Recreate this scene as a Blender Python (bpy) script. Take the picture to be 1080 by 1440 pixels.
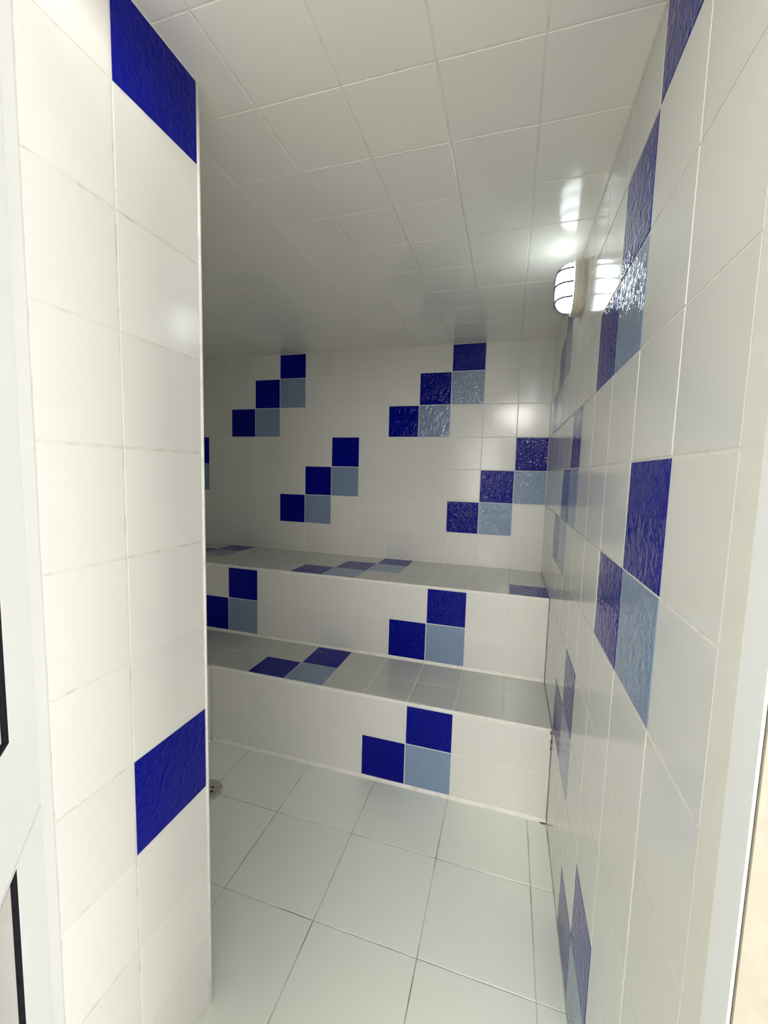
import bpy, bmesh, math, random
from mathutils import Vector, Matrix, Euler

for o in list(bpy.data.objects):
    bpy.data.objects.remove(o)
random.seed(7)
SC = bpy.context.scene
COL = SC.collection
S = 0.2                       # one wall tile = 20 cm; plan numbers below are in tiles

# ------------------------------------------------------------------ camera
cam = bpy.data.cameras.new('camera')
cam.sensor_fit = 'VERTICAL'
cam.sensor_height = 36.0
cam.sensor_width = 27.0
cam.lens = 581.75 / 1440 * 36.0
cam.clip_start = 0.02
camo = bpy.data.objects.new('camera', cam)
camo.location = (-1.0638 * S, -13.1444 * S, 6.8375 * S)
camo.rotation_euler = (1.4762, -0.0266, 0.2933)
COL.objects.link(camo)
SC.camera = camo

# ------------------------------------------------------------------ light, exposure
W = bpy.data.worlds.new('world')
SC.world = W
W.use_nodes = True
bg = W.node_tree.nodes['Background']
bg.inputs['Color'].default_value = (1.0, 0.985, 0.95, 1)
bg.inputs['Strength'].default_value = 2.0

def area(name, loc, target, sx, sy, power, colour):
    l = bpy.data.lights.new(name, 'AREA')
    l.shape = 'RECTANGLE'
    l.size = sx
    l.size_y = sy
    l.energy = power
    l.color = colour
    o = bpy.data.objects.new(name, l)
    o.location = loc
    o.rotation_euler = (Vector(target) - Vector(loc)).to_track_quat('-Z', 'Y').to_euler()
    COL.objects.link(o)
    return o

# daylight from a window in the room behind the photographer
area('window_daylight', (-0.5 * S, -19.5 * S, 12.6 * S), (-1.6 * S, -5 * S, 2.5 * S), 0.6, 0.9, 50, (1.0, 0.97, 0.92))
# daylight from glazing along the outer room, on the lamp side of the doorway
area('side_daylight', (17 * S, -13.8 * S, 6.5 * S), (-4.4 * S, -11.2 * S, 5.5 * S), 1.1, 1.8, 106, (1.0, 0.98, 0.95))

SC.view_settings.view_transform = 'Standard'
SC.view_settings.look = 'None'
SC.view_settings.gamma = 1.0
SC.view_settings.use_curve_mapping = False
SC.view_settings.exposure = 0.04
SC.cycles.max_bounces = 14
SC.cycles.diffuse_bounces = 8
SC.cycles.glossy_bounces = 6
SC.cycles.transparent_max_bounces = 8
SC.cycles.sample_clamp_indirect = 6.0

# ------------------------------------------------------------------ materials
def newmat(name):
    m = bpy.data.materials.new(name)
    m.use_nodes = True
    nt = m.node_tree
    return m, nt, nt.nodes['Principled BSDF']

def N(nt, kind, **kw):
    n = nt.nodes.new(kind)
    for k, v in kw.items():
        setattr(n, k, v)
    return n

def tile_mat(name, base, rough, spec=0.5, var=0.03, bumps=()):
    """glazed ceramic: slight tone change from tile to tile, rippled glaze as fine relief"""
    m, nt, b = newmat(name)
    L = nt.links.new
    info = N(nt, 'ShaderNodeObjectInfo')
    hsv = N(nt, 'ShaderNodeHueSaturation')
    hsv.inputs['Color'].default_value = (*base, 1)
    mr = N(nt, 'ShaderNodeMapRange')
    mr.inputs['To Min'].default_value = 1 - var
    mr.inputs['To Max'].default_value = 1 + var
    L(info.outputs['Random'], mr.inputs['Value'])
    L(mr.outputs['Result'], hsv.inputs['Value'])
    L(hsv.outputs['Color'], b.inputs['Base Color'])
    b.inputs['Roughness'].default_value = rough
    b.inputs['Specular IOR Level'].default_value = spec
    tc = N(nt, 'ShaderNodeTexCoord')
    mul = N(nt, 'ShaderNodeVectorMath', operation='SCALE')
    mul.inputs[0].default_value = (31.7, 17.3, 9.1)
    L(info.outputs['Random'], mul.inputs['Scale'])
    add = N(nt, 'ShaderNodeVectorMath', operation='ADD')
    L(tc.outputs['Object'], add.inputs[0])
    L(mul.outputs['Vector'], add.inputs[1])
    prev = None
    for (scale, detail, dist, strength, depth, stretch) in bumps:
        mp = N(nt, 'ShaderNodeMapping')
        mp.inputs['Scale'].default_value = stretch
        L(add.outputs['Vector'], mp.inputs['Vector'])
        nz = N(nt, 'ShaderNodeTexNoise')
        nz.inputs['Scale'].default_value = scale
        nz.inputs['Detail'].default_value = detail
        nz.inputs['Distortion'].default_value = dist
        L(mp.outputs['Vector'], nz.inputs['Vector'])
        bp = N(nt, 'ShaderNodeBump')
        bp.inputs['Strength'].default_value = strength
        bp.inputs['Distance'].default_value = depth
        L(nz.outputs['Fac'], bp.inputs['Height'])
        if prev:
            L(prev.outputs['Normal'], bp.inputs['Normal'])
        prev = bp
    if prev:
        L(prev.outputs['Normal'], b.inputs['Normal'])
    return m

def plain_mat(name, base, rough, spec=0.5, noise=None, metal=0.0):
    """noise = (scale, second colour, lo, hi, bump)"""
    m, nt, b = newmat(name)
    L = nt.links.new
    b.inputs['Base Color'].default_value = (*base, 1)
    b.inputs['Roughness'].default_value = rough
    b.inputs['Specular IOR Level'].default_value = spec
    b.inputs['Metallic'].default_value = metal
    if noise:
        scale, c2, lo, hi, bmp = noise
        tc = N(nt, 'ShaderNodeTexCoord')
        nz = N(nt, 'ShaderNodeTexNoise')
        nz.inputs['Scale'].default_value = scale
        nz.inputs['Detail'].default_value = 5
        L(tc.outputs['Object'], nz.inputs['Vector'])
        cr = N(nt, 'ShaderNodeValToRGB')
        cr.color_ramp.elements[0].position = lo
        cr.color_ramp.elements[0].color = (*c2, 1)
        cr.color_ramp.elements[1].position = hi
        cr.color_ramp.elements[1].color = (*base, 1)
        L(nz.outputs['Fac'], cr.inputs['Fac'])
        L(cr.outputs['Color'], b.inputs['Base Color'])
        if bmp:
            bp = N(nt, 'ShaderNodeBump')
            bp.inputs['Strength'].default_value = bmp
            bp.inputs['Distance'].default_value = 0.001
            L(nz.outputs['Fac'], bp.inputs['Height'])
            L(bp.outputs['Normal'], b.inputs['Normal'])
    return m

ONE = (1, 1, 1)
M = {}
M['white'] = tile_mat('white_glazed_tile', (0.73, 0.72, 0.68), 0.16, 0.5, 0.025, [(9, 1, 0.3, 0.08, 0.004, ONE)])
M['dark'] = tile_mat('cobalt_glazed_tile', (0.0002, 0.0025, 0.23), 0.035, 0.15, 0.04, [(30, 2, 2.4, 0.60, 0.005, (1, 0.75, 1))])
M['light'] = tile_mat('steel_blue_glazed_tile', (0.21, 0.295, 0.43), 0.045, 0.42, 0.04, [(30, 2, 2.4, 0.50, 0.005, (1, 0.75, 1))])
M['ceil'] = tile_mat('white_satin_ceiling_tile', (0.88, 0.865, 0.80), 0.13, 0.5, 0.02, [(14, 2, 0.3, 0.10, 0.004, ONE), (420, 2, 0, 0.05, 0.001, ONE)])
M['floor'] = tile_mat('pale_grey_floor_tile', (0.79, 0.82, 0.75), 0.25, 0.45, 0.02, [(60, 3, 0.2, 0.06, 0.002, ONE)])
M['seat'] = tile_mat('shaded_white_seat_tile', (0.54, 0.55, 0.515), 0.13, 0.5, 0.02, [(9, 1, 0.3, 0.08, 0.004, ONE)])  # white tile copy; the seats' weaker light is put into its greyer colour
M['grout'] = plain_mat('white_grout', (0.80, 0.785, 0.73), 0.7, 0.2, (35, (0.68, 0.66, 0.60), 0.30, 0.50, 0.3))
M['reveal_grout'] = plain_mat('aged_grout', (0.70, 0.68, 0.62), 0.75, 0.2, (30, (0.55, 0.53, 0.47), 0.30, 0.50, 0.3))
M['floor_grout'] = plain_mat('floor_grout', (0.56, 0.56, 0.50), 0.85, 0.2, (7, (0.16, 0.14, 0.10), 0.36, 0.56, 0.3))
M['caulk'] = plain_mat('white_sealant', (0.86, 0.845, 0.79), 0.45, 0.4, (26, (0.76, 0.74, 0.67), 0.30, 0.50, 0.2))
M['mould'] = plain_mat('rusty_mould', (0.30, 0.24, 0.15), 0.9, 0.1, (160, (0.06, 0.04, 0.025), 0.40, 0.62, 0.6))
M['cream'] = plain_mat('cream_plaster', (0.41, 0.38, 0.31), 0.8, 0.2, (60, (0.385, 0.35, 0.285), 0.35, 0.65, 0.5))
M['render'] = plain_mat('white_plaster', (0.80, 0.79, 0.75), 0.8, 0.2, (40, (0.74, 0.73, 0.68), 0.35, 0.65, 0.3))
M['strip'] = plain_mat('off_white_sealant', (0.74, 0.71, 0.64), 0.6, 0.3, (18, (0.70, 0.68, 0.62), 0.3, 0.6, 0.2))
M['frame'] = plain_mat('shaded_white_metal', (0.66, 0.665, 0.65), 0.3, 0.45, (8, (0.63, 0.635, 0.62), 0.3, 0.7, 0.0))  # greyer copy of the leaf white, hinge jamb shade put into the colour
M['leaf'] = plain_mat('white_lacquered_door', (0.88, 0.89, 0.875), 0.3, 0.5, (8, (0.85, 0.86, 0.845), 0.3, 0.7, 0.0))
M['gasket'] = plain_mat('black_rubber', (0.004, 0.0035, 0.007), 0.7, 0.15, (90, (0.012, 0.01, 0.016), 0.3, 0.7, 0.1))
M['paving'] = plain_mat('pale_paving', (0.58, 0.56, 0.52), 0.6, 0.3, (6, (0.52, 0.50, 0.46), 0.35, 0.65, 0.1))
M['plastic'] = plain_mat('beige_plastic', (0.60, 0.55, 0.47), 0.42, 0.4, (30, (0.56, 0.51, 0.43), 0.3, 0.7, 0.0))
M['wire'] = plain_mat('grey_guard_wire', (0.16, 0.17, 0.20), 0.35, 0.5, (50, (0.13, 0.14, 0.17), 0.3, 0.7, 0.0), 0.5)
M['drain'] = plain_mat('dull_steel', (0.55, 0.54, 0.50), 0.45, 0.5, (80, (0.40, 0.38, 0.33), 0.35, 0.65, 0.1), 0.3)
M['dark_hole'] = plain_mat('drain_hole', (0.10, 0.10, 0.085), 0.8, 0.2, (80, (0.02, 0.02, 0.015), 0.35, 0.65, 0.0))

def glass_mat(name, milky):
    m, nt, b = newmat(name)
    nt.nodes.remove(b)
    out = nt.nodes['Material Output']
    L = nt.links.new
    tr = N(nt, 'ShaderNodeBsdfTransparent')
    tr.inputs['Color'].default_value = (0.93, 0.96, 0.94, 1)
    df = N(nt, 'ShaderNodeBsdfDiffuse')
    df.inputs['Color'].default_value = (0.82, 0.86, 0.83, 1)
    gl = N(nt, 'ShaderNodeBsdfGlossy')
    gl.inputs['Roughness'].default_value = 0.03
    mx = N(nt, 'ShaderNodeMixShader')
    mx.inputs['Fac'].default_value = milky
    L(tr.outputs[0], mx.inputs[1])
    L(df.outputs[0], mx.inputs[2])
    fr = N(nt, 'ShaderNodeFresnel')
    fr.inputs['IOR'].default_value = 1.45
    m2 = N(nt, 'ShaderNodeMixShader')
    L(fr.outputs[0], m2.inputs['Fac'])
    L(mx.outputs[0], m2.inputs[1])
    L(gl.outputs[0], m2.inputs[2])
    L(m2.outputs[0], out.inputs['Surface'])
    return m
M['glass'] = glass_mat('clear_glass', 0.05)
M['milk_glass'] = glass_mat('milky_glass', 0.15)

def lens_mat():
    m, nt, b = newmat('lit_lamp_glass')
    b.inputs['Base Color'].default_value = (0.9, 0.93, 0.93, 1)
    b.inputs['Roughness'].default_value = 0.2
    b.inputs['Emission Color'].default_value = (0.88, 0.98, 1.0, 1)
    b.inputs['Emission Strength'].default_value = 8.0
    return m
M['lens'] = lens_mat()

# ------------------------------------------------------------------ mesh helpers
def link(name, me, mat=None, parent=None):
    o = bpy.data.objects.new(name, me)
    COL.objects.link(o)
    if mat is not None and not me.materials:
        me.materials.append(mat)
    if parent is not None:
        o.parent = parent
    return o

def from_bm(name, bm, mat, parent=None, smooth=False):
    bmesh.ops.recalc_face_normals(bm, faces=bm.faces)
    me = bpy.data.meshes.new(name)
    bm.to_mesh(me)
    bm.free()
    if smooth:
        for p in me.polygons:
            p.use_smooth = True
    return link(name, me, mat, parent)

def bm_box(bm, a, b):
    """axis-aligned box between two corners given in tiles"""
    a = [c * S for c in a]
    b = [c * S for c in b]
    r = bmesh.ops.create_cube(bm, size=1.0)
    for v in r['verts']:
        v.co = Vector([(a[i] + b[i]) / 2 + v.co[i] * abs(b[i] - a[i]) for i in range(3)])
    return r['verts']

def box(name, a, b, mat, parent=None, bevel=0.0):
    bm = bmesh.new()
    bm_box(bm, a, b)
    if bevel:
        bmesh.ops.bevel(bm, geom=bm.edges[:], offset=bevel * S, segments=2, profile=0.5, affect='EDGES')
    return from_bm(name, bm, mat, parent)

def bm_prism(bm, pts, z0, z1):
    lo = [bm.verts.new((x * S, y * S, z0 * S)) for x, y in pts]
    hi = [bm.verts.new((x * S, y * S, z1 * S)) for x, y in pts]
    bm.faces.new(lo[::-1])
    bm.faces.new(hi)
    n = len(pts)
    for i in range(n):
        bm.faces.new((lo[i], lo[(i + 1) % n], hi[(i + 1) % n], hi[i]))

def tag(o, label=None, cat=None, kind=None, group=None):
    if label: o['label'] = label
    if cat: o['category'] = cat
    if kind: o['kind'] = kind
    if group: o['group'] = group
    return o

# ------------------------------------------------------------------ tiles
GAP = 0.019          # joint width
SINK = 0.006         # joint depth below the glaze
_tiles = {}
BLUE = {'dark': 'cobalt blue glazed tile with rippled surface', 'light': 'steel blue glazed tile with rippled surface'}
def tile_mesh(w, h, key):
    k = (round(w, 3), round(h, 3), key)
    if k in _tiles:
        return _tiles[k]
    hw, hh, c, d = w * S / 2, h * S / 2, 0.0007, 0.004
    vs, fs = [], []
    for z, ins in ((-d, 0.0), (-c, 0.0), (0.0, c)):
        vs += [(-hw + ins, -hh + ins, z), (hw - ins, -hh + ins, z), (hw - ins, hh - ins, z), (-hw + ins, hh - ins, z)]
    fs.append((8, 9, 10, 11))
    for l in (0, 4):
        for i in range(4):
            j = (i + 1) % 4
            fs.append((l + i, l + j, l + 4 + j, l + 4 + i))
    me = bpy.data.meshes.new('tile')
    me.from_pydata(vs, [], fs)
    me.materials.append(M[key])
    me.update()
    _tiles[k] = me
    return me

def lay(parent, O, U, V, us, vs, pick, tilt=0.0012, gap=GAP):
    """lay tiles on the plane O + u*U + v*V between the joint lines us and vs"""
    O, U, V = Vector(O), Vector(U), Vector(V)
    Nn = U.cross(V)
    R = Matrix((U, V, Nn)).transposed()
    for i in range(len(us) - 1):
        for j in range(len(vs) - 1):
            key = pick(i, j)
            if key is None:
                continue
            w, h = us[i + 1] - us[i] - gap, vs[j + 1] - vs[j] - gap
            if w < 0.05 or h < 0.05:
                continue
            o = link('tile', tile_mesh(w, h, key), None, parent)
            if key in BLUE:
                o['label'] = BLUE[key]
            e = Euler((random.gauss(0, tilt), random.gauss(0, tilt), 0)).to_matrix()
            c = O + U * ((us[i] + us[i + 1]) / 2) + V * ((vs[j] + vs[j + 1]) / 2)
            o.matrix_world = Matrix.Translation(c * S) @ (R @ e).to_4x4()

H = 10.822                    # ceiling
XL = -12.85                   # left wall
YF = -9.235                   # inner face of the entrance wall
YO = -10.97                   # outer edge of the tiled door reveal
XR = -4.377                   # door reveal
U_TOP, L_TOP = 3.982, 1.938
D1, D2 = 2.885, 4.865         # depth of upper and lower bench fronts
LX1, LX2 = -9.93, -7.945      # the same on the left side
CW = 0.9216                   # first column off the right corner is cut
KX = [XL] + [-(CW + k) for k in range(11, -1, -1)] + [0.0]      # vertical joints of the back wall
def col_of(i, n):             # column number counted from the right corner
    return n - 1 - i + 1

# ------------------------------------------------------------------ back wall
g = SINK
wb = box('wall_back', (XL - 0.5, g, -0.4), (0.5, 0.6, H + 0.5), M['grout'])
tag(wb, 'white tiled back wall with cobalt and steel blue stair patterns', None, 'structure')
zrow = [U_TOP + 0.03] + [float(z) for z in range(5, 11)] + [H - 0.005]
BACK = {}
for r0, cc in ((1, 3), (1, 9), (4, 1), (4, 7), (4, 13)):
    for q in range(3):
        BACK[(r0 + q, cc + q)] = 'dark'
        if q: BACK[(r0 + q, cc + q - 1)] = 'light'
nb = len(KX) - 1
lay(wb, (0, 0, 0), (1, 0, 0), (0, 0, 1), KX, zrow,
    lambda i, j: BACK.get((7 - j, nb - i), 'white'))

# ------------------------------------------------------------------ right wall
wr = box('wall_right', (g, YO - 0.02, -0.4), (0.6, 0.55, H + 0.5), M['grout'])
tag(wr, 'long white tiled side wall with blue stair pattern tiles and lamp', None, 'structure')
UY = [0.0] + [9.822 - j for j in range(9, -1, -1)] + [10.71]     # distance from back wall
RIGHT = {(1, 0): 'dark', (2, 1): 'dark', (3, 1): 'light', (3, 2): 'dark',
         (4, 4): 'dark', (5, 4): 'light', (5, 5): 'dark', (6, 5): 'light', (6, 6): 'dark',
         (5, 0): 'dark', (6, 0): 'light', (6, 1): 'dark',
         (8, 3): 'dark', (9, 3): 'light', (9, 4): 'dark',
         (10, 1): 'dark', (11, 1): 'light', (11, 2): 'dark',
         (1, 6): 'dark', (2, 6): 'light', (2, 7): 'dark', (3, 7): 'light', (3, 8): 'dark'}
zr = [0.03] + [float(z) for z in range(1, 11)] + [H - 0.005]
def pick_right(i, j):
    e, r = 9 - i, 11 - j            # column e lies between joints e and e+1
    u1, z1 = UY[i + 1], zr[j + 1]
    if u1 <= D1 and z1 < U_TOP - 0.3: return None      # hidden inside the benches
    return RIGHT.get((r, e), 'white')
lay(wr, (0, 0, 0), (0, -1, 0), (0, 0, 1), UY, zr, pick_right)

# ------------------------------------------------------------------ left wall (beyond the left bench)
wl = box('wall_left', (XL - 0.6, YF - 0.3, -0.4), (XL - g, 0.55, H + 0.5), M['grout'])
tag(wl, 'white tiled end wall behind the door reveal', None, 'structure')
lay(wl, (XL, 0, 0), (0, 1, 0), (0, 0, 1), [YF] + [-9.0 + k for k in range(9)] + [0.0], zrow, lambda i, j: 'white')

# ------------------------------------------------------------------ entrance wall and its tiled reveal
bm = bmesh.new()
bm_box(bm, (XL - 0.5, -11.15, -0.4), (XR - g, YF, H + 0.5))
wf = from_bm('wall_front', bm, M['render'])
tag(wf, 'entrance wall with white tiled door reveal and two cobalt tiles', None, 'structure')
rl = box('reveal_lining', (XR - g - 0.01, YO, 0.0), (XR - g + 0.002, YF, H), M['reveal_grout'], wf)
ur = [YO, -10.245, YF - 0.02]
lay(wf, (XR, 0, 0), (0, 1, 0), (0, 0, 1), ur, zr,
    lambda i, j: 'dark' if (i == 1 and j in (3, 10)) else 'white')
bm = bmesh.new()
bmesh.ops.create_cone(bm, cap_ends=True, segments=12, radius1=0.022 * S, radius2=0.022 * S, depth=H * S,
                      matrix=Matrix.Translation(((XR - 0.008) * S, (YF - 0.006) * S, H * S / 2)))
from_bm('corner_trim', bm, M['caulk'], wf, True)

# wall over and beside the doorway, seen from outside
wt = box('wall_outer', (0.014, -11.132, -0.4), (9.0, YO - 0.03, H + 0.5), M['cream'])
tag(wt, 'cream plastered outer wall beside the white door frame', None, 'structure')
wt2 = box('wall_lintel', (XR - 0.01, -11.15, 10.80), (0.008, YO - 0.004, H + 0.5), M['render'])
tag(wt2, 'white plastered lintel over the steam room doorway', None, 'structure')

# ------------------------------------------------------------------ ceiling
ce = box('ceiling', (XL - 0.5, YO, H + g), (0.5, 0.5, H + 0.6), M['grout'])
tag(ce, 'white square tiled ceiling with pale joints', None, 'structure')
cx = [XL] + [-(0.945 + 1.005 * k) for k in range(11, -1, -1)] + [0.0]
cy = [0.0] + [0.70 + 1.014 * k for k in range(0, 11)]
lay(ce, (0, 0, H), (1, 0, 0), (0, -1, 0), cx, [c for c in cy if c < 10.9] + [10.97],
    lambda i, j: None if (cx[i + 1] < XR + 0.3 and cy[j] > 9.3) else 'ceil', tilt=0.0016, gap=0.022)

# ------------------------------------------------------------------ floor
fl = box('floor', (XL - 0.5, YO, -0.4), (0.5, 0.5, -0.007), M['floor_grout'])
tag(fl, 'pale grey tiled steam room floor with thin dark joints', None, 'structure')
fx = [LX2, -6.79, -5.178, -3.576, -1.96, -0.364, 0.0]
fy = [-11.15, -9.555, -7.94, -6.33, -D2]
def pick_floor(i, j):
    return None if (fx[i + 1] <= XR - 0.5 and fy[j + 1] < YF - 0.2) else 'floor'
lay(fl, (0, 0, 0), (1, 0, 0), (0, 1, 0), fx, fy, pick_floor, tilt=0.0006, gap=0.014)
gd = box('ground', (-30, -34, -0.6), (30, YO, -0.06), M['paving'])
tag(gd, 'pale paving outside the steam room door', None, 'structure')

# ------------------------------------------------------------------ benches
def bench(x0, y0, x1, y1, top, label):
    bm = bmesh.new()
    bm_box(bm, (x0, y0, 0.0), (x1, y1, top - g))
    return tag(from_bm('tiled_bench', bm, M['grout']), label, 'bench')

def edge_trim(parent, r, top):
    return box('edge_trim', (r[0], r[1], top - 0.05), (r[2], r[3], top + 0.003), M['caulk'], parent, 0.014)

def base_bead(parent, z, a, b, nn):
    r = 0.05
    bm = bmesh.new()
    prof = [(0.0, 0.0), (r, 0.0), (r * 0.55, r * 0.35), (r * 0.3, r * 0.85), (0.0, r * 1.2)]
    A = [bm.verts.new(((a[0] + nn[0] * u) * S, (a[1] + nn[1] * u) * S, (z + w) * S)) for u, w in prof]
    B = [bm.verts.new(((b[0] + nn[0] * u) * S, (b[1] + nn[1] * u) * S, (z + w) * S)) for u, w in prof]
    n = len(prof)
    bm.faces.new(A); bm.faces.new(B[::-1])
    for i in range(n):
        bm.faces.new((A[i], B[i], B[(i + 1) % n], A[(i + 1) % n]))
    return from_bm('sealant_bead', bm, M['caulk'], parent)

YB = YF + 0.03
ub = bench(XL + 0.01, -D1 + g, -0.012, -0.01, U_TOP, 'upper white tiled bench step against the back wall')
lb = bench(LX1 + 0.02, -D2 + g, -0.012, -D1 - 0.058, L_TOP, 'lower white tiled bench step with a blue tile trio above the floor')
ul = bench(XL + 0.01, YB, LX1 - g, -D1 - 0.012, U_TOP, 'white tiled upper bench return along the end wall')
ll = bench(LX1 + 0.012, YB, LX2 - g, -D2 - 0.012, L_TOP, 'white tiled lower bench return just visible beside the door reveal')

# upper seat
SEAT_U = {(0, 5): 'dark', (1, 6): 'dark', (1, 5): 'light', (2, 7): 'dark', (2, 6): 'light',
          (0, 11): 'dark', (1, 12): 'dark', (1, 11): 'light', (2, 13): 'dark', (2, 12): 'light', (2, 1): 'dark'}
sy = [-D1 + 0.03, -1.861, -0.861, -0.005]
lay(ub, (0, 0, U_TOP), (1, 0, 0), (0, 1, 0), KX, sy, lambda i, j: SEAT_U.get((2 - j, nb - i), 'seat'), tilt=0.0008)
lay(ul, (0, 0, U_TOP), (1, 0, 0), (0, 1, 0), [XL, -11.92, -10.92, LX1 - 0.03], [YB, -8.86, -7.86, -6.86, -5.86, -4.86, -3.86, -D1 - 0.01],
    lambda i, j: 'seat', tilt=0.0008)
# upper riser
RIS_U = {(0, 3): 'dark', (1, 4): 'dark', (1, 3): 'light', (0, 9): 'dark', (1, 10): 'dark', (1, 9): 'light'}
ru = [LX1] + [k for k in KX if k > LX1 + 0.05]
nu = len(ru) - 1
lay(ub, (0, -D1, 0), (1, 0, 0), (0, 0, 1), ru, [L_TOP + 0.055, 2.998, U_TOP - 0.06],
    lambda i, j: RIS_U.get((1 - j, nu - i), 'white'))
lay(ul, (LX1, 0, 0), (0, 1, 0), (0, 0, 1), [YB, -8.885, -7.885, -6.885, -5.885, -4.885, -3.885, -D1 - 0.01], [L_TOP + 0.055, 2.998, U_TOP - 0.06],
    lambda i, j: 'white')
edge_trim(ub, (LX1, -D1, -0.012, -D1 + 0.05), U_TOP)
edge_trim(ul, (LX1 - 0.05, YB, LX1, -D1 - 0.012), U_TOP)
base_bead(lb, L_TOP, (LX1 + 0.06, -D1), (-0.012, -D1), (0, -1))
base_bead(ll, L_TOP, (LX1, YB), (LX1, -D2 - 0.06), (1, 0))
# lower seat
SEAT_L = {(0, 6): 'dark', (1, 7): 'dark', (1, 6): 'light'}
ly = [-D2 + 0.03, -D1 - 1.046, -D1]
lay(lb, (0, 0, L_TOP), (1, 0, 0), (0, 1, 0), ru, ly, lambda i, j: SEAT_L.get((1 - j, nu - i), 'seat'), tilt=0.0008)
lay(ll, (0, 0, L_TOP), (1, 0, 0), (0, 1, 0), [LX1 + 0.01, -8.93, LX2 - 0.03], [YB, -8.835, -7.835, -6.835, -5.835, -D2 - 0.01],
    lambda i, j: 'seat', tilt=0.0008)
# lower riser
RIS_L = {(0, 3): 'dark', (1, 4): 'dark', (1, 3): 'light'}
rlw = [LX2] + [k for k in KX if k > LX2 + 0.05]
nl = len(rlw) - 1
lay(lb, (0, -D2, 0), (1, 0, 0), (0, 0, 1), rlw, [0.05, 0.996, L_TOP - 0.07],
    lambda i, j: RIS_L.get((1 - j, nl - i), 'white'))
lay(ll, (LX2, 0, 0), (0, 1, 0), (0, 0, 1), [YB, -8.865, -7.865, -6.865, -5.865, -D2 - 0.01], [0.05, 0.996, L_TOP - 0.07],
    lambda i, j: 'white')
edge_trim(lb, (LX2, -D2, -0.012, -D2 + 0.05), L_TOP)
edge_trim(ll, (LX2 - 0.05, YB, LX2, -D2 - 0.012), L_TOP)
base_bead(lb, 0.0, (LX2 + 0.06, -D2), (-0.012, -D2), (0, -1))
base_bead(ll, 0.0, (LX2, YB), (LX2, -D2 - 0.06), (1, 0))

# brown mould in the corner where the lower bench meets the side wall
def blotch(parent, c, ax1, ax2, a, b, n=14):
    c, ax1, ax2 = Vector(c), Vector(ax1), Vector(ax2)
    nn = ax1.cross(ax2)
    bm = bmesh.new()
    top = bm.verts.new((c + nn * 0.012) * S)
    ring = []
    for i in range(n):
        t = 2 * math.pi * i / n
        k = random.uniform(0.6, 1.15)
        ring.append(bm.verts.new((c + ax1 * (a * k * math.cos(t)) + ax2 * (b * k * math.sin(t)) + nn * 0.004) * S))
    for i in range(n):
        bm.faces.new((top, ring[i], ring[(i + 1) % n]))
    return from_bm('mould_spot', bm, M['mould'], parent)
blotch(lb, (-0.07, -D2 - 0.045, 0.0), (1, 0, 0), (0, 1, 0), 0.07, 0.04)
blotch(lb, (-0.02, -D2 - 0.006, L_TOP - 0.06), (1, 0, 0), (0, 0, 1), 0.018, 0.05)
blotch(lb, (-0.015, -D2 - 0.006, L_TOP - 0.24), (1, 0, 0), (0, 0, 1), 0.012, 0.07)
blotch(lb, (-0.015, -D2 - 0.006, L_TOP - 0.38), (1, 0, 0), (0, 0, 1), 0.010, 0.05)

# ------------------------------------------------------------------ round floor drain
def disc_profile(name, prof, c, mat, parent=None, seg=40, smooth=True):
    bm = bmesh.new()
    rings = []
    for r, z in prof:
        rings.append([bm.verts.new(((c[0] + r * math.cos(2 * math.pi * i / seg)) * S, (c[1] + r * math.sin(2 * math.pi * i / seg)) * S, (c[2] + z) * S)) for i in range(seg)])
    for a, b in zip(rings[:-1], rings[1:]):
        for i in range(seg):
            bm.faces.new((a[i], a[(i + 1) % seg], b[(i + 1) % seg], b[i]))
    bm.faces.new(rings[0]); bm.faces.new(rings[-1])
    return from_bm(name, bm, mat, parent, smooth)
dc = (-6.86, -6.34, 0.0)
dr = disc_profile('floor_drain', [(0.31, 0.0), (0.31, 0.03), (0.28, 0.045), (0.25, 0.045), (0.235, 0.03), (0.20, 0.03)], dc, M['drain'])
tag(dr, 'small round metal floor drain beside the door reveal', 'drain')
for k in range(6):
    t = 2 * math.pi * k / 6
    disc_profile('drain_hole', [(0.035, 0.0305), (0.035, 0.033)], (dc[0] + 0.12 * math.cos(t), dc[1] + 0.12 * math.sin(t), 0.0), M['dark_hole'], dr, 12, False)

# ------------------------------------------------------------------ bulkhead lamp
LY, LZ = -4.95, 10.13
def oval_ring(bm, x, hw, hh, n, p=2.6):
    vs = []
    for i in range(n):
        t = 2 * math.pi * i / n
        c, s = math.cos(t), math.sin(t)
        yy = math.copysign(abs(c) ** (2 / p), c) * hw
        zz = math.copysign(abs(s) ** (2 / p), s) * hh
        vs.append(bm.verts.new((x * S, (LY + yy) * S, (LZ + zz) * S)))
    return vs
def skin(bm, rings, cap0=True, cap1=True):
    n = len(rings[0])
    for a, b in zip(rings[:-1], rings[1:]):
        for i in range(n):
            bm.faces.new((a[i], a[(i + 1) % n], b[(i + 1) % n], b[i]))
    if cap0: bm.faces.new(rings[0])
    if cap1: bm.faces.new(rings[-1])
LHW, LHH = 0.34, 0.43
lamp = bpy.data.objects.new('bulkhead_lamp', None)
lamp.location = (0, LY * S, LZ * S)
COL.objects.link(lamp)
tag(lamp, 'lit oval bulkhead lamp with wire guard high on the side wall', 'lamp')
def on_lamp(o):
    o.parent = lamp
    o.matrix_parent_inverse = Matrix.Translation((0, -LY * S, -LZ * S))
    return o
bm = bmesh.new()
skin(bm, [oval_ring(bm, x, LHW + d, LHH + d, 48) for x, d in ((-0.001, 0.0), (-0.05, 0.02), (-0.07, 0.02), (-0.075, 0.035), (-0.11, 0.035), (-0.115, 0.02), (-0.17, 0.015), (-0.19, -0.005), (-0.19, -0.05))])
on_lamp(from_bm('base', bm, M['plastic'], None, False))
bm = bmesh.new()
rings = []
K = 12
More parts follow.
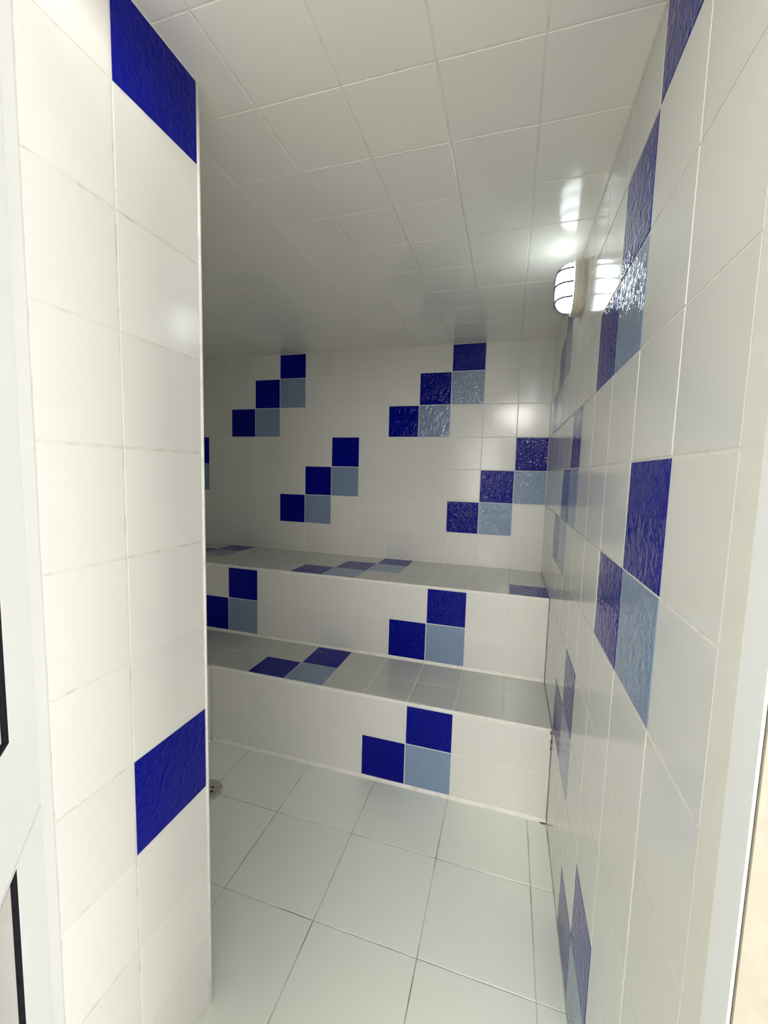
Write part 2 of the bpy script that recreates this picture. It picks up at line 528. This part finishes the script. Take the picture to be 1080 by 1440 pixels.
for i in range(K):
    t = math.pi / 2 * i / K
    rings.append(oval_ring(bm, -0.18 - 0.27 * math.sin(t) ** 0.9, (LHW - 0.03) * math.cos(t) ** 0.55, (LHH - 0.03) * math.cos(t) ** 0.55, 48))
skin(bm, rings)
on_lamp(from_bm('lens', bm, M['lens'], None, True))
def tube(pts, r, name, mat, k=8):
    bm = bmesh.new()
    P = [Vector(c) * S for c in pts]
    rings = []
    for i, c in enumerate(P):
        t = (P[min(i + 1, len(P) - 1)] - P[max(i - 1, 0)]).normalized()
        a = t.cross(Vector((0.31, 0.52, 0.79))).normalized()
        b = t.cross(a)
        rings.append([bm.verts.new(c + (a * math.cos(2 * math.pi * j / k) + b * math.sin(2 * math.pi * j / k)) * r * S) for j in range(k)])
    skin(bm, rings)
    return from_bm(name, bm, mat, None, True)
def dome_x(fy, fz):
    p = 2.6
    q = (abs(fy) ** p + abs(fz) ** p) ** (1 / p)
    q = min(q, 1.0)
    # invert cos(t)**0.55 = q
    t = math.acos(min(1.0, q ** (1 / 0.55)))
    return -0.18 - 0.27 * math.sin(t) ** 0.9 - 0.018
for fz in (-0.55, 0.0, 0.55):
    pts = []
    m = (1 - abs(fz) ** 2.6) ** (1 / 2.6)
    for i in range(33):
        fy = -m + 2 * m * i / 32
        pts.append((dome_x(fy, fz), LY + fy * (LHW - 0.01), LZ + fz * (LHH - 0.01)))
    on_lamp(tube(pts, 0.018, 'guard_wire', M['wire']))
pts = []
for i in range(41):
    fz = -1 + 2 * i / 40
    pts.append((dome_x(0, fz), LY, LZ + fz * (LHH - 0.01)))
on_lamp(tube(pts, 0.018, 'guard_wire', M['wire']))

# ------------------------------------------------------------------ door frame
t1 = box('trim_1', (XR - 0.30, -11.075, -0.05), (XR + 0.012, YO - 0.002, 10.80), M['frame'], None, 0.012)
tag(t1, 'white metal hinge jamb beside the tiled reveal', None, 'structure')
t2 = box('trim_2', (-0.004, -11.122, -0.05), (0.008, -10.92, 10.80), M['leaf'], None, 0.003)
tag(t2, 'white metal strike jamb on the lamp side of the doorway', None, 'structure')
t3 = box('trim_3', (-0.004, -10.918, 0.0), (g + 0.004, -10.722, H), M['strip'], None, 0.002)
tag(t3, 'beige sealant strip between wall tiles and strike jamb', None, 'structure')
t4 = box('trim_4', (XR + 0.015, -11.12, 10.60), (-0.015, -10.98, 10.79), M['frame'], None, 0.012)
tag(t4, 'white metal head of the door frame', None, 'structure')

# ------------------------------------------------------------------ door leaf, half open towards the photographer
d = Vector((0.68525, -0.7283, 0))
nrm = Vector((0.7283, 0.68525, 0))
h0 = Vector((-4.335, -11.085, 0))
Rl = Matrix((d, Vector((0, 0, 1)), nrm)).transposed()          # local x = along the leaf, y = up, z = towards the room side
door = bpy.data.objects.new('door_1', None)
door.location = h0 * S
COL.objects.link(door)
tag(door, 'half open white metal door with two glass panes and black gaskets', None, 'structure')
Ml = Matrix.Translation(h0 * S) @ Rl.to_4x4()
def leaf_part(name, bm, mat, parent=door):
    o = from_bm(name, bm, mat)
    o.data.transform(Rl.to_4x4())
    o.parent = parent
    return o
def lbox(bm, a, b): return bm_box(bm, a, b)
def leaf_box(name, a, b, mat, bev=0.012):
    bm = bmesh.new()
    bm_box(bm, a, b)
    bmesh.ops.bevel(bm, geom=bm.edges[:], offset=bev * S, segments=2, profile=0.5, affect='EDGES')
    return leaf_part(name, bm, mat)
LW = 4.25
leaf_box('stile', (0.0, 0.08, -0.26), (0.47, 10.25, -0.03), M['leaf'])
leaf_box('stile', (LW - 0.47, 0.08, -0.26), (LW, 10.25, -0.03), M['leaf'])
leaf_box('rail', (0.0, 4.262, -0.24), (LW, 4.735, 0.0), M['leaf'])
leaf_box('rail', (0.0, 0.08, -0.24), (LW, 0.60, 0.0), M['leaf'])
leaf_box('rail', (0.0, 9.75, -0.24), (LW, 10.25, 0.0), M['leaf'])
def bead(o0, o1, i0, i1, zo, zi, name, mat):
    """mitred sloping frame between outer rectangle o0..o1 and inner rectangle i0..i1"""
    bm = bmesh.new()
    def rect(a, b, z): return [bm.verts.new((x * S, y * S, z * S)) for x, y in ((a[0], a[1]), (b[0], a[1]), (b[0], b[1]), (a[0], b[1]))]
    A, B = rect(o0, o1, zo), rect(i0, i1, zi)
    C, D = rect(i0, i1, zi - 0.05), rect(o0, o1, zo - 0.12)
    for i in range(4):
        j = (i + 1) % 4
        bm.faces.new((A[i], A[j], B[j], B[i]))
        bm.faces.new((B[i], B[j], C[j], C[i]))
        bm.faces.new((C[i], C[j], D[j], D[i]))
        bm.faces.new((D[i], D[j], A[j], A[i]))
    return leaf_part(name, bm, mat)
def pane(z0, z1, ib, it, s0, glass):
    i0, i1 = (s0, z0 + ib), (LW - s0, z1 - it)
    bead((0.0, z0), (LW, z1), i0, i1, 0.0, -0.012, 'glazing_bead', M['leaf'])
    bead(i0, i1, (i0[0] + 0.032, i0[1] + 0.022), (i1[0] - 0.032, i1[1] - 0.022), -0.014, -0.018, 'gasket', M['gasket'])
    bm = bmesh.new()
    bm_box(bm, (i0[0] - 0.02, i0[1] - 0.02, -0.05), (i1[0] + 0.02, i1[1] + 0.02, -0.03))
    leaf_part('glass_pane', bm, glass)
pane(4.737, 9.748, 0.335, 0.30, 0.49, M['glass'])
pane(0.602, 4.260, 0.30, 0.05, 0.495, M['milk_glass'])
